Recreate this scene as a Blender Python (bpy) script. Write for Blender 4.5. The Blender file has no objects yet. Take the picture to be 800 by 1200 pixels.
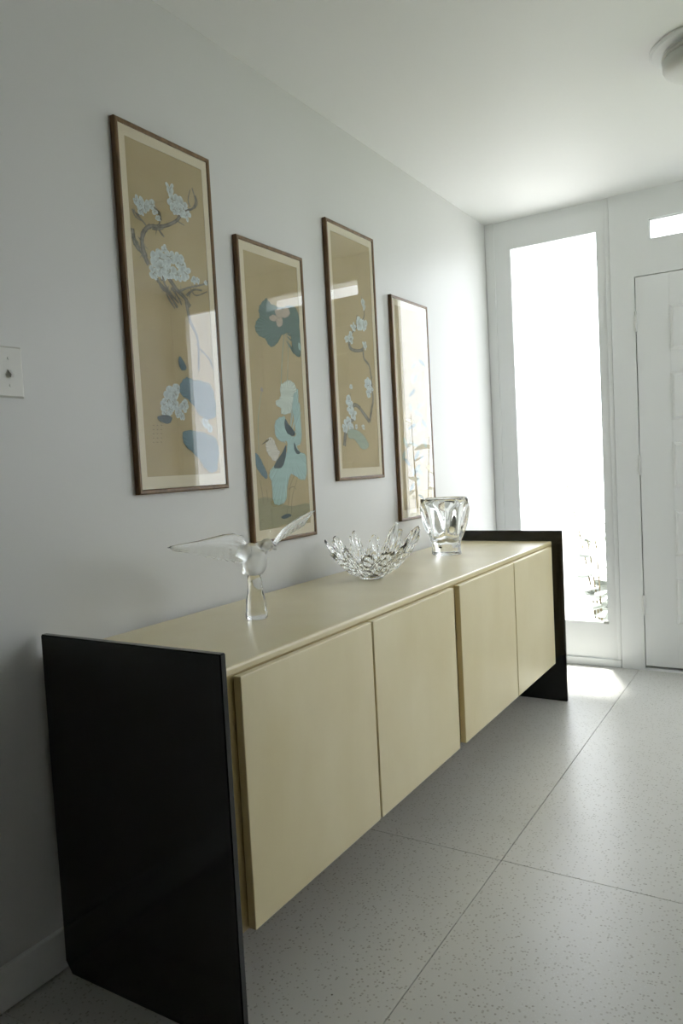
import bpy, bmesh, math, random
from mathutils import Vector, Matrix
from mathutils.geometry import tessellate_polygon

# ---------------------------------------------------------------- camera, sky, sun, exposure
sc = bpy.context.scene
COL = sc.collection
PI = math.pi
random.seed(7)

cam_data = bpy.data.cameras.new('camera')
cam = bpy.data.objects.new('camera', cam_data)
COL.objects.link(cam)
cam_data.sensor_fit = 'VERTICAL'
cam_data.sensor_height = 36.0
cam_data.lens = 879.30 / 1200.0 * 36.0
cam_data.clip_start = 0.02
cam_data.clip_end = 200
_r = Vector((0.8510158, 0.5224706, -0.0528816))
_u = Vector((0.0136705, 0.0786249, 0.9968105))
_f = Vector((-0.5249620, 0.8490245, -0.0597686))
cam.matrix_world = Matrix(((_r.x, _u.x, -_f.x, 1.50926), (_r.y, _u.y, -_f.y, 0.0),
                           (_r.z, _u.z, -_f.z, 1.14798), (0, 0, 0, 1)))
sc.camera = cam

sc.view_settings.view_transform = 'Standard'
sc.view_settings.look = 'None'
sc.view_settings.gamma = 1.0
sc.view_settings.use_curve_mapping = False
sc.view_settings.exposure = 0.25
sc.cycles.max_bounces = 24
sc.cycles.diffuse_bounces = 10
sc.cycles.glossy_bounces = 6
sc.cycles.transmission_bounces = 16
sc.cycles.transparent_max_bounces = 24
sc.cycles.sample_clamp_indirect = 6.0

world = bpy.data.worlds.new('sky')
sc.world = world
world.use_nodes = True
_bg = world.node_tree.nodes['Background']
_bg.inputs['Color'].default_value = (0.955, 0.975, 1.04, 1)      # bright white haze
_bg.inputs['Strength'].default_value = 5.2

sun_data = bpy.data.lights.new('sun', 'SUN')
sun = bpy.data.objects.new('sun', sun_data)
COL.objects.link(sun)
sun_data.energy = 25.0
sun_data.angle = math.radians(6.0)
sun_data.color = (1.0, 0.97, 0.92)
_d = Vector((0.085, -0.28, -1.0)).normalized()                    # high sun, in over the garden
sun.rotation_euler = _d.to_track_quat('-Z', 'Y').to_euler()
sun.location = (0.0, 9.0, 8.0)

# ---------------------------------------------------------------- helpers
def obj(name, bm, mat, parent=None, smooth=False):
    me = bpy.data.meshes.new(name)
    bmesh.ops.recalc_face_normals(bm, faces=bm.faces)
    bm.to_mesh(me)
    bm.free()
    if mat is not None:
        me.materials.append(mat)
    if smooth:
        me.polygons.foreach_set('use_smooth', [True] * len(me.polygons))
    o = bpy.data.objects.new(name, me)
    COL.objects.link(o)
    if parent is not None:
        o.parent = parent
    return o


def raw(name, verts, faces, mat, parent=None, smooth=False):
    bm = bmesh.new()
    vs = [bm.verts.new(v) for v in verts]
    for f in faces:
        try:
            bm.faces.new([vs[i] for i in f])
        except ValueError:
            pass
    return obj(name, bm, mat, parent, smooth)


def box(bm, x0, x1, y0, y1, z0, z1, bev=0.0, seg=2):
    vs = [bm.verts.new((x, y, z)) for x in (x0, x1) for y in (y0, y1) for z in (z0, z1)]
    fs = [bm.faces.new([vs[i] for i in q]) for q in
          ((0, 1, 3, 2), (4, 6, 7, 5), (0, 4, 5, 1), (2, 3, 7, 6), (0, 2, 6, 4), (1, 5, 7, 3))]
    if bev > 0:
        es = list({e for f in fs for e in f.edges})
        bmesh.ops.bevel(bm, geom=es, offset=bev, segments=seg, profile=0.5, affect='EDGES')


def boxes(*args, bev=0.0):
    bm = bmesh.new()
    for a in args:
        box(bm, *a, bev=bev)
    return bm


def lathe(prof, n=48, cx=0, cy=0, bm=None):
    """closed solid from a profile [(r, z)] running from axis to axis"""
    bm = bm or bmesh.new()
    rings = []
    for r, z in prof:
        if r < 1e-6:
            rings.append([bm.verts.new((cx, cy, z))])
        else:
            rings.append([bm.verts.new((cx + r * math.cos(2 * PI * k / n), cy + r * math.sin(2 * PI * k / n), z)) for k in range(n)])
    for a, b in zip(rings, rings[1:]):
        for k in range(n):
            j = (k + 1) % n
            if len(a) == 1 and len(b) == 1:
                continue
            if len(a) == 1:
                bm.faces.new((a[0], b[k], b[j]))
            elif len(b) == 1:
                bm.faces.new((a[k], b[0], a[j]))
            else:
                bm.faces.new((a[k], b[k], b[j], a[j]))
    return bm


def empty(name, loc, label, cat, group=None):
    o = bpy.data.objects.new(name, None)
    o.empty_display_size = 0.05
    COL.objects.link(o)
    o.location = loc
    o['label'] = label
    o['category'] = cat
    if group:
        o['group'] = group
    return o


def struct(o):
    o['kind'] = 'structure'
    return o


def sstep(a, b, x):
    t = min(1, max(0, (x - a) / (b - a)))
    return t * t * (3 - 2 * t)


def interp(xs, ys, x):
    if x <= xs[0]:
        return ys[0]
    for a, b, c, d in zip(xs, xs[1:], ys, ys[1:]):
        if x <= b:
            return c + (d - c) * (x - a) / (b - a)
    return ys[-1]


# ---------------------------------------------------------------- materials
def mat(name, col, rough=0.5, spec=0.5, metal=0.0, coat=0.0):
    m = bpy.data.materials.new(name)
    m.use_nodes = True
    b = m.node_tree.nodes['Principled BSDF']
    b.inputs['Base Color'].default_value = (*col, 1)
    b.inputs['Roughness'].default_value = rough
    b.inputs['Specular IOR Level'].default_value = spec
    b.inputs['Metallic'].default_value = metal
    b.inputs['Coat Weight'].default_value = coat
    b.inputs['Coat Roughness'].default_value = 0.06
    return m


def N(m, kind, **kw):
    n = m.node_tree.nodes.new(kind)
    for k, v in kw.items():
        if k in n.inputs:
            n.inputs[k].default_value = v
        else:
            setattr(n, k, v)
    return n


def L(m, a, b):
    m.node_tree.links.new(a, b)


def noise_mat(name, c0, c1, scale, rough, spec=0.5, stretch=(1, 1, 1), bump=0.0, bump_scale=200.0, detail=4.0, coat=0.0, lo=0.3, hi=0.7):
    """two tones mixed by noise in object space, with an optional fine relief"""
    m = mat(name, c0, rough, spec, 0.0, coat)
    b = m.node_tree.nodes['Principled BSDF']
    tc = N(m, 'ShaderNodeTexCoord')
    mp = N(m, 'ShaderNodeMapping')
    mp.inputs['Scale'].default_value = stretch
    L(m, tc.outputs['Object'], mp.inputs['Vector'])
    nz = N(m, 'ShaderNodeTexNoise')
    nz.inputs['Scale'].default_value = scale
    nz.inputs['Detail'].default_value = detail
    L(m, mp.outputs['Vector'], nz.inputs['Vector'])
    cr = N(m, 'ShaderNodeValToRGB')
    cr.color_ramp.elements[0].position = lo
    cr.color_ramp.elements[1].position = hi
    cr.color_ramp.elements[0].color = (*c0, 1)
    cr.color_ramp.elements[1].color = (*c1, 1)
    L(m, nz.outputs['Fac'], cr.inputs['Fac'])
    L(m, cr.outputs['Color'], b.inputs['Base Color'])
    if bump > 0:
        n2 = N(m, 'ShaderNodeTexNoise')
        n2.inputs['Scale'].default_value = bump_scale
        n2.inputs['Detail'].default_value = 2.0
        L(m, mp.outputs['Vector'], n2.inputs['Vector'])
        bp = N(m, 'ShaderNodeBump')
        bp.inputs['Strength'].default_value = bump
        bp.inputs['Distance'].default_value = 0.002
        L(m, n2.outputs['Fac'], bp.inputs['Height'])
        L(m, bp.outputs['Normal'], b.inputs['Normal'])
    return m


def pane_mat(name, tint=(1, 1, 1)):
    """thin clear glass: what is not mirrored passes straight through"""
    m = bpy.data.materials.new(name)
    m.use_nodes = True
    nt = m.node_tree
    nt.nodes.clear()
    out = nt.nodes.new('ShaderNodeOutputMaterial')
    mix = nt.nodes.new('ShaderNodeMixShader')
    # Schlick reflectance from the angle between view and surface, alike on both faces of the pane
    ge = nt.nodes.new('ShaderNodeNewGeometry')
    dt = nt.nodes.new('ShaderNodeVectorMath')
    dt.operation = 'DOT_PRODUCT'
    nt.links.new(ge.outputs['Incoming'], dt.inputs[0])
    nt.links.new(ge.outputs['Normal'], dt.inputs[1])
    prev = dt.outputs['Value']
    for op, v in (('ABSOLUTE', None), ('SUBTRACT', 1.0), ('POWER', 5.0), ('MULTIPLY_ADD', 0.96)):
        fr = nt.nodes.new('ShaderNodeMath')
        fr.operation = op
        if op == 'SUBTRACT':
            fr.inputs[0].default_value = v
            nt.links.new(prev, fr.inputs[1])
        else:
            nt.links.new(prev, fr.inputs[0])
            if v is not None:
                fr.inputs[1].default_value = v
        if op == 'MULTIPLY_ADD':
            fr.inputs[2].default_value = 0.04
        prev = fr.outputs[0]
    tr = nt.nodes.new('ShaderNodeBsdfTransparent')
    tr.inputs['Color'].default_value = (*tint, 1)
    gl = nt.nodes.new('ShaderNodeBsdfGlossy')
    gl.inputs['Roughness'].default_value = 0.0
    nt.links.new(fr.outputs[0], mix.inputs[0])
    nt.links.new(tr.outputs[0], mix.inputs[1])
    nt.links.new(gl.outputs[0], mix.inputs[2])
    nt.links.new(mix.outputs[0], out.inputs[0])
    return m


def crystal_mat(name, rough, ior=1.5, col=(0.98, 0.99, 0.985)):
    m = mat(name, col, rough, 0.5)
    b = m.node_tree.nodes['Principled BSDF']
    b.inputs['Transmission Weight'].default_value = 1.0
    b.inputs['IOR'].default_value = ior
    return m


M_WALL = noise_mat('wall_paint', (0.655, 0.657, 0.642), (0.67, 0.672, 0.657), 1.5, 0.42, 0.35, bump=0.05, bump_scale=220)
M_CEIL = mat('ceiling_paint', (0.79, 0.795, 0.785), 0.6, 0.3)
M_TRIM = mat('white_gloss_paint', (0.80, 0.815, 0.81), 0.32, 0.45)
M_DARK = mat('dark_gap', (0.02, 0.02, 0.018), 0.9, 0.1)
M_LACQ = mat('black_lacquer', (0.004, 0.0055, 0.006), 0.13, 0.5)
M_WOOD = noise_mat('walnut_frame', (0.11, 0.06, 0.022), (0.21, 0.12, 0.05), 14, 0.35, 0.4, stretch=(6, 6, 0.6))
M_MAT = mat('cream_mount', (0.76, 0.68, 0.53), 0.85, 0.2)
M_PAPER = noise_mat('tan_silk', (0.47, 0.375, 0.215), (0.52, 0.42, 0.25), 7, 0.8, 0.15)
M_PANE = pane_mat('window_glass', (0.97, 0.985, 0.98))
M_PGLASS = pane_mat('picture_glass', (0.985, 0.99, 0.985))
M_CRYSTAL = crystal_mat('clear_crystal', 0.0)
M_FROST = crystal_mat('frosted_crystal', 0.30, 1.45)
M_FROST_THIN = crystal_mat('frosted_wing', 0.26, 1.40)
M_SHADE = mat('opal_shade', (0.66, 0.67, 0.64), 0.55, 0.4)
M_PLATE = mat('ivory_plastic', (0.60, 0.60, 0.55), 0.35, 0.5)
M_METAL = mat('painted_hinge', (0.74, 0.75, 0.73), 0.3, 0.5)
M_BRASS = mat('brass', (0.6, 0.45, 0.2), 0.25, 0.5, 1.0)
M_CONC = noise_mat('pale_concrete', (0.36, 0.355, 0.35), (0.42, 0.415, 0.41), 3, 0.85, 0.2)
M_REAR_DARK = noise_mat('dark_rear_wall', (0.07, 0.04, 0.02), (0.11, 0.065, 0.035), 6, 0.5, 0.3, stretch=(6, 6, 0.5))  # unseen rear wall made dark to cut the light it bounces back
M_DIM_GROUND = noise_mat('dim_ground', (0.05, 0.075, 0.03), (0.07, 0.10, 0.04), 20, 0.9, 0.1)
M_STUCCO = mat('white_stucco', (0.75, 0.75, 0.73), 0.9, 0.1)
M_LEAF = noise_mat('glare_leaf', (0.52, 0.545, 0.50), (0.66, 0.675, 0.645), 9, 0.4, 0.5)  # daylight overexposure put into the colour; real leaves are darker
M_STEM = mat('shrub_stem', (0.20, 0.17, 0.11), 0.8, 0.2)

# parchment (goatskin) veneer under clear lacquer: soft cloudy patches
M_PARCH = noise_mat('lacquered_parchment', (0.68, 0.58, 0.325), (0.75, 0.66, 0.415), 4.5, 0.40, 0.5, stretch=(1, 1.0, 0.55), detail=5.0, coat=0.7, lo=0.32, hi=0.68)
M_PARCH.node_tree.nodes['Principled BSDF'].inputs['Coat Roughness'].default_value = 0.28
M_PARCH_EDGE = noise_mat('parchment_edge', (0.44, 0.34, 0.15), (0.52, 0.42, 0.21), 6, 0.35, 0.5)

# terrazzo: pale ground with small grey and dark chips
M_FLOOR = mat('terrazzo', (0.5, 0.5, 0.47), 0.32, 0.45)
def build_terrazzo():
    m = M_FLOOR
    b = m.node_tree.nodes['Principled BSDF']
    tc = N(m, 'ShaderNodeTexCoord')
    last = None
    base = N(m, 'ShaderNodeTexNoise')
    base.inputs['Scale'].default_value = 2.2
    base.inputs['Detail'].default_value = 6
    L(m, tc.outputs['Object'], base.inputs['Vector'])
    cr = N(m, 'ShaderNodeValToRGB')
    cr.color_ramp.elements[0].position = 0.3
    cr.color_ramp.elements[1].position = 0.7
    cr.color_ramp.elements[0].color = (0.52, 0.515, 0.485, 1)
    cr.color_ramp.elements[1].color = (0.58, 0.575, 0.545, 1)
    L(m, base.outputs['Fac'], cr.inputs['Fac'])
    last = cr.outputs['Color']
    for scale, thr, keep, col in ((170, 0.38, 0.5, (0.55, 0.55, 0.53)), (120, 0.34, 0.62, (0.38, 0.37, 0.33)), (80, 0.22, 0.84, (0.31, 0.30, 0.26)), (34, 0.09, 0.90, (0.12, 0.115, 0.09))):
        v = N(m, 'ShaderNodeTexVoronoi')
        v.inputs['Scale'].default_value = scale
        L(m, tc.outputs['Object'], v.inputs['Vector'])
        lt = N(m, 'ShaderNodeMath', operation='LESS_THAN')
        L(m, v.outputs['Distance'], lt.inputs[0])
        lt.inputs[1].default_value = thr
        sep = N(m, 'ShaderNodeSeparateColor')
        L(m, v.outputs['Color'], sep.inputs[0])
        gt = N(m, 'ShaderNodeMath', operation='GREATER_THAN')
        L(m, sep.outputs[0], gt.inputs[0])
        gt.inputs[1].default_value = keep
        mu = N(m, 'ShaderNodeMath', operation='MULTIPLY')
        L(m, lt.outputs[0], mu.inputs[0])
        L(m, gt.outputs[0], mu.inputs[1])
        mx = N(m, 'ShaderNodeMix', data_type='RGBA')
        L(m, mu.outputs[0], mx.inputs['Factor'])
        L(m, last, mx.inputs['A'])
        mx.inputs['B'].default_value = (*col, 1)
        last = mx.outputs['Result']
    L(m, last, b.inputs['Base Color'])
build_terrazzo()

# ---------------------------------------------------------------- setting
D, H, W, YB = 4.1137, 2.4565, 2.46, -5.2        # door wall, ceiling, hall width, rear wall
WX, YO = 6.2, 0.35                                # wide unlit room added behind the camera, unseen, to darken the near end
SY0, SY1, SZ0, SZ1 = 2.40, 3.46, 1.05, 2.32       # unseen side window, added in the right wall to brighten the hall
T = 0.14                                          # door wall thickness

floor = struct(obj('floor', boxes((-0.02, W + 0.02, YB - 0.02, D + T, -0.12, -0.004), (W + 0.02, WX + 0.02, YB - 0.02, YO + 0.02, -0.12, -0.004)), M_DARK))
P, X0, Y0, J = 1.067, 0.7565, 1.9867, 0.0010
WO = W + 0.14                                     # outer face of the right wall
xs = [0.0] + [X0 + P * k for k in range(6)] + [WX]
ys = sorted([YB] + [Y0 + P * k for k in range(-6, 1)] + [D + 0.02])
for i in range(len(xs) - 1):
    for j in range(len(ys) - 1):
        x1, y1 = xs[i + 1], ys[j + 1]
        if ys[j] > YO:
            x1 = min(x1, W)
            if xs[i] > W:
                continue                          # beyond the right wall
        o = obj('floor_tile', boxes((xs[i] + (J if i else 0), x1 - J, ys[j] + J, y1 - J, -0.02, 0.0), bev=0.0006), M_FLOOR, floor)
struct(obj('ceiling', boxes((-0.02, W + 0.02, YB - 0.02, D + T, H, H + 0.12), (W + 0.02, WX + 0.02, YB - 0.02, YO + 0.02, H, H + 0.12)), M_CEIL))
struct(obj('wall_left', boxes((-0.14, 0.0, YB - 0.14, D + T, -0.1, H + 0.1)), M_WALL))
struct(obj('wall_right', boxes((W, WO, YO, SY0, -0.1, H + 0.1), (W, WO, SY1, D + T, -0.1, H + 0.1), (W, WO, SY0, SY1, -0.1, SZ0), (W, WO, SY0, SY1, SZ1, H + 0.1),
                                  (WO, WX + 0.14, YO, YO + 0.14, -0.1, H + 0.1), (WX, WX + 0.14, YB - 0.14, YO, -0.1, H + 0.1)), M_WALL))
struct(obj('wall_back', boxes((-0.14, WX + 0.14, YB - 0.14, YB, -0.1, H + 0.1)), M_REAR_DARK))

DL, DR, DT = 0.7908, 1.6292, 2.03                 # door leaf
WL, WR, WB, WT = 0.1375, 0.605, 0.236, 2.3035     # visible glass of the tall window
TL_, TR_, TB, TT = 0.862, 1.585, 2.207, 2.3076    # glass over the door
POST = 0.671
YW = D + 0.016                                    # face of the window units, set back from the posts
YE = D + T
wall_end_bm = boxes(
    (POST, DL - 0.004, D, YE, -0.1, H + 0.05),                  # post beside the door
    (DR + 0.004, W - POST, D, YE, -0.1, H + 0.05),              # post on the far side
    (DL - 0.004, DR + 0.004, D, YE, DT + 0.004, TB),            # rail between door and upper light
    (DL - 0.004, DR + 0.004, D, YE, TT, H + 0.05),
    (DL - 0.004, TL_, D, YE, TB, TT), (TR_, DR + 0.004, D, YE, TB, TT))
struct(obj('wall_end', wall_end_bm, M_TRIM))


def side_window(name, x0, x1, g0, g1):
    """one tall fixed window: frame bars, pane, beads, the panel and the base under it"""
    w = obj(name, boxes(
        (x0, g0, YW, YW + 0.045, 0.0, H), (g1, x1, YW, YW + 0.045, 0.0, H),
        (g0, g1, YW, YW + 0.045, WT, H), (g0, g1, YW, YW + 0.045, -0.02, WB)), M_TRIM)
    struct(w)
    obj('pane', boxes((g0 - 0.004, g1 + 0.004, YW + 0.012, YW + 0.018, WB - 0.004, WT + 0.004)), M_PANE, w)
    b = 0.016
    bm = boxes((g0, g0 + 0.004, YW + 0.003, YW + 0.011, WB, WT), (g1 - 0.004, g1, YW + 0.003, YW + 0.011, WB, WT),
               (g0, g1, YW + 0.003, YW + 0.011, WT - 0.004, WT), (g0, g1, YW + 0.003, YW + 0.011, WB, WB + 0.004))
    obj('glazing_bead', bm, M_TRIM, w)
    a0, a1 = x0 + 0.002, x1 - 0.002
    for c0, c1 in ((a0, a0 + 0.05), (a1 - 0.022, a1)):
        obj('casing', boxes((c0, c1, YW - 0.010, YW, 0.041, H - 0.001), bev=0.002), M_TRIM, w)
    obj('base_board', boxes((a0, a1, YW - 0.014, YW, 0.0, 0.040), bev=0.003), M_TRIM, w)
    return w


w1 = side_window('window_1', 0.0, POST, WL, WR)
obj('latch', boxes((WR - 0.024, WR + 0.002, YW - 0.006, YW + 0.01, WB - 0.006, WB + 0.010), bev=0.002), mat('latch_grey', (0.35, 0.36, 0.33), 0.4), w1)
w2 = side_window('window_2', W - POST, W, W - WR, W - WL)
w3 = struct(obj('window_3', boxes((TL_, TR_, D + 0.012, D + 0.03, TB, TB + 0.006), (TL_, TR_, D + 0.012, D + 0.03, TT - 0.006, TT),
                                  (TL_, TL_ + 0.006, D + 0.012, D + 0.03, TB, TT), (TR_ - 0.006, TR_, D + 0.012, D + 0.03, TB, TT)), M_TRIM))
obj('pane', boxes((TL_ + 0.004, TR_ - 0.004, D + 0.018, D + 0.024, TB + 0.004, TT - 0.004)), M_PANE, w3)

ym = 0.5 * (SY0 + SY1)  # added window, out of view, lights the cabinet fronts and door wall
w4 = struct(obj('added_window', boxes(*[(W + 0.05, W + 0.10, y - 0.025, y + 0.025, SZ0, SZ1) for y in (SY0 + 0.025, ym, SY1 - 0.025)],
                                  (W + 0.05, W + 0.10, SY0 + 0.05, SY1 - 0.05, SZ0, SZ0 + 0.05), (W + 0.05, W + 0.10, SY0 + 0.05, SY1 - 0.05, SZ1 - 0.05, SZ1)), M_TRIM))
for a, c in ((SY0 + 0.02, ym - 0.005), (ym + 0.005, SY1 - 0.02)):
    obj('pane', boxes((W + 0.072, W + 0.078, a, c, SZ0 + 0.02, SZ1 - 0.02)), M_PANE, w4)

# the front door: stiles and rails around sunk panels, five rows of two
yd0, yd1 = D + 0.004, D + 0.044
door = struct(obj('door_1', boxes((DL + 0.001, DR - 0.001, yd0 + 0.016, yd1, 0.024, DT)), M_TRIM))
rows = [(0.253, 0.491), (0.605, 0.842), (0.957, 1.185), (1.301, 1.531), (1.646, 1.870)]
pc = 0.5 * (DL + DR)
cols = [(0.949, pc - 0.055), (pc + 0.055, DR - (0.949 - DL))]
for a, b in ((DL, cols[0][0]), (cols[0][1], cols[1][0]), (cols[1][1], DR)):
    obj('stile', boxes((a, b, yd0, yd0 + 0.016, 0.024, DT), bev=0.0015), M_TRIM, door)
zr = [0.024] + [z for r in rows for z in r] + [DT]
for k in range(0, len(zr), 2):
    for c in cols:
        obj('rail', boxes((c[0], c[1], yd0, yd0 + 0.016, zr[k], zr[k + 1]), bev=0.0015), M_TRIM, door)


def panel_mesh(x0, x1, z0, z1):
    """raised field with a sloped margin"""
    bm = bmesh.new()
    loops = []
    for ins, y in ((-0.002, yd0 + 0.001), (0.0, yd0 - 0.004), (0.005, yd0 - 0.0045), (0.016, yd0 - 0.015)):
        loops.append([bm.verts.new(v) for v in ((x0 + ins, y, z0 + ins), (x1 - ins, y, z0 + ins), (x1 - ins, y, z1 - ins), (x0 + ins, y, z1 - ins))])
    for a, b in zip(loops, loops[1:]):
        for k in range(4):
            bm.faces.new((a[k], a[(k + 1) % 4], b[(k + 1) % 4], b[k]))
    bm.faces.new(loops[-1])
    return bm


for c in cols:
    for z0, z1 in rows:
        obj('door_panel', panel_mesh(c[0], c[1], z0, z1), M_TRIM, door)
for z in (0.347, 1.077, 1.808):
    bm = bmesh.new()
    for k in range(5):
        za = z - 0.052 + k * 0.021
        lathe([(0, za), (0.0062, za), (0.0062, za + 0.020), (0, za + 0.020)], 12, DL - 0.002, D - 0.002, bm)
    box(bm, DL - 0.010, DL + 0.006, D + 0.0005, D + 0.0035, z - 0.052, z + 0.052)
    obj('hinge', bm, M_METAL, door)
obj('light_stop', boxes((DL - 0.003, DL + 0.03, yd1 + 0.001, YE, 0.012, DT + 0.003), (DR - 0.03, DR + 0.003, yd1 + 0.001, YE, 0.012, DT + 0.003),
                       (DL + 0.03, DR - 0.03, yd1 + 0.001, YE, DT - 0.03, DT + 0.003), (DL + 0.03, DR - 0.03, yd1 + 0.001, YE, 0.012, 0.05)), M_DARK, door)  # added to block daylight; dark colour stands for shade in the door gap
kb = lathe([(0, 0), (0.026, 0), (0.026, 0.006), (0.011, 0.012), (0.011, 0.035), (0.024, 0.045), (0.028, 0.058), (0.020, 0.070), (0, 0.074)], 24)
bmesh.ops.transform(kb, matrix=Matrix.Translation((DR - 0.07, yd0, 0.93)) @ Matrix.Rotation(PI / 2, 4, 'X'), verts=kb.verts)
obj('door_knob', kb, M_BRASS, door, True)
struct(obj('trim_1', boxes((DL - 0.004, DR + 0.004, D + 0.001, YE, -0.004, 0.012), bev=0.002), M_TRIM))      # sill strip under the door

bb = boxes((0.0005, 0.015, YB, D + 0.005, 0.004, 0.099), bev=0.003)
struct(obj('baseboard_left', bb, M_TRIM))
struct(obj('baseboard_right', boxes((W - 0.015, W - 0.0005, YO, D - 0.002, 0.004, 0.099), bev=0.003), M_TRIM))
struct(obj('baseboard_back', boxes((0.02, WX - 0.02, YB + 0.0005, YB + 0.015, 0.004, 0.099), bev=0.003), M_TRIM))

# outside: paving, the eave over the entrance and a shrub by the glass
struct(obj('patio', boxes((-14, WO, YE + 0.001, 30, -0.14, -0.03), (WO, 22, 7.4, 30, -0.14, -0.03)), M_CONC))
struct(obj('dim_ground', boxes((WO + 0.001, 22, YO + 0.15, 7.399, -0.14, -0.035)), M_DIM_GROUND))  # unseen dark ground added here to keep bounced light off the ceiling
struct(obj('roof', boxes((-3, WO + 0.22, YB - 1, YE + 0.14, H + 0.16, H + 0.30)), M_STUCCO))

# ---------------------------------------------------------------- sideboard
sb = empty('sideboard', (0.27, 2.27, 0), 'long cream parchment sideboard with four doors between two black lacquer end panels', 'sideboard')
SB = Vector((0.27, 2.27, 0))


def at(o, org):
    """geometry written in room coordinates, origin moved to its thing"""
    o.data.transform(Matrix.Translation(-org))
    return o


XB, XF, ZP, YN, YF, TP = 0.0203, 0.5560, 0.8029, 1.0740, 3.4720, 0.017
ZT, XC, XDR = 0.7533, 0.5077, 0.5298
for y0 in (YN, YF - TP):
    prof = [(XB + 0.021, 0.0), (XF, 0.0), (XF, ZP), (XB, ZP), (XB, 0.028)]
    bm = bmesh.new()
    a = [bm.verts.new((x, y0, z)) for x, z in prof]
    b = [bm.verts.new((x, y0 + TP, z)) for x, z in prof]
    bm.faces.new(a)
    bm.faces.new(b[::-1])
    for k in range(5):
        bm.faces.new((a[k], a[(k + 1) % 5], b[(k + 1) % 5], b[k]))
    bmesh.ops.bevel(bm, geom=list(bm.edges), offset=0.0022, segments=2, affect='EDGES')
    o = at(obj('end_panel', bm, M_LACQ, sb), SB)
    o['label'] = 'glossy black lacquer end panel'
yi0, yi1 = YN + TP + 0.0005, YF - TP - 0.0005
ZD0, ZD1 = 0.1984, 0.7341
bm = bmesh.new()
prof = [(XB, ZD1 + 0.003), (XC, ZD1 + 0.003), (XC, ZT - 0.006), (XC - 0.0015, ZT - 0.002), (XC - 0.005, ZT), (XB, ZT)]
a = [bm.verts.new((x, yi0, z)) for x, z in prof]
b = [bm.verts.new((x, yi1, z)) for x, z in prof]
bm.faces.new(a)
bm.faces.new(b[::-1])
for k in range(len(prof)):
    j = (k + 1) % len(prof)
    bm.faces.new((a[k], a[j], b[j], b[k]))
at(obj('top', bm, M_PARCH, sb), SB)
at(obj('carcass', boxes((XB, XC - 0.0005, yi0, yi1, ZD0 - 0.004, ZD1 + 0.0025), bev=0.001), M_PARCH_EDGE, sb), SB)
for a, b in ((1.1607, 1.7045), (1.7130, 2.2549), (2.3034, 2.8510), (2.8600, 3.3775)):
    d = at(obj('door', boxes((XC + 0.0025, XDR, a, b, ZD0, ZD1), bev=0.0022), M_PARCH, sb), SB)

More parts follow.
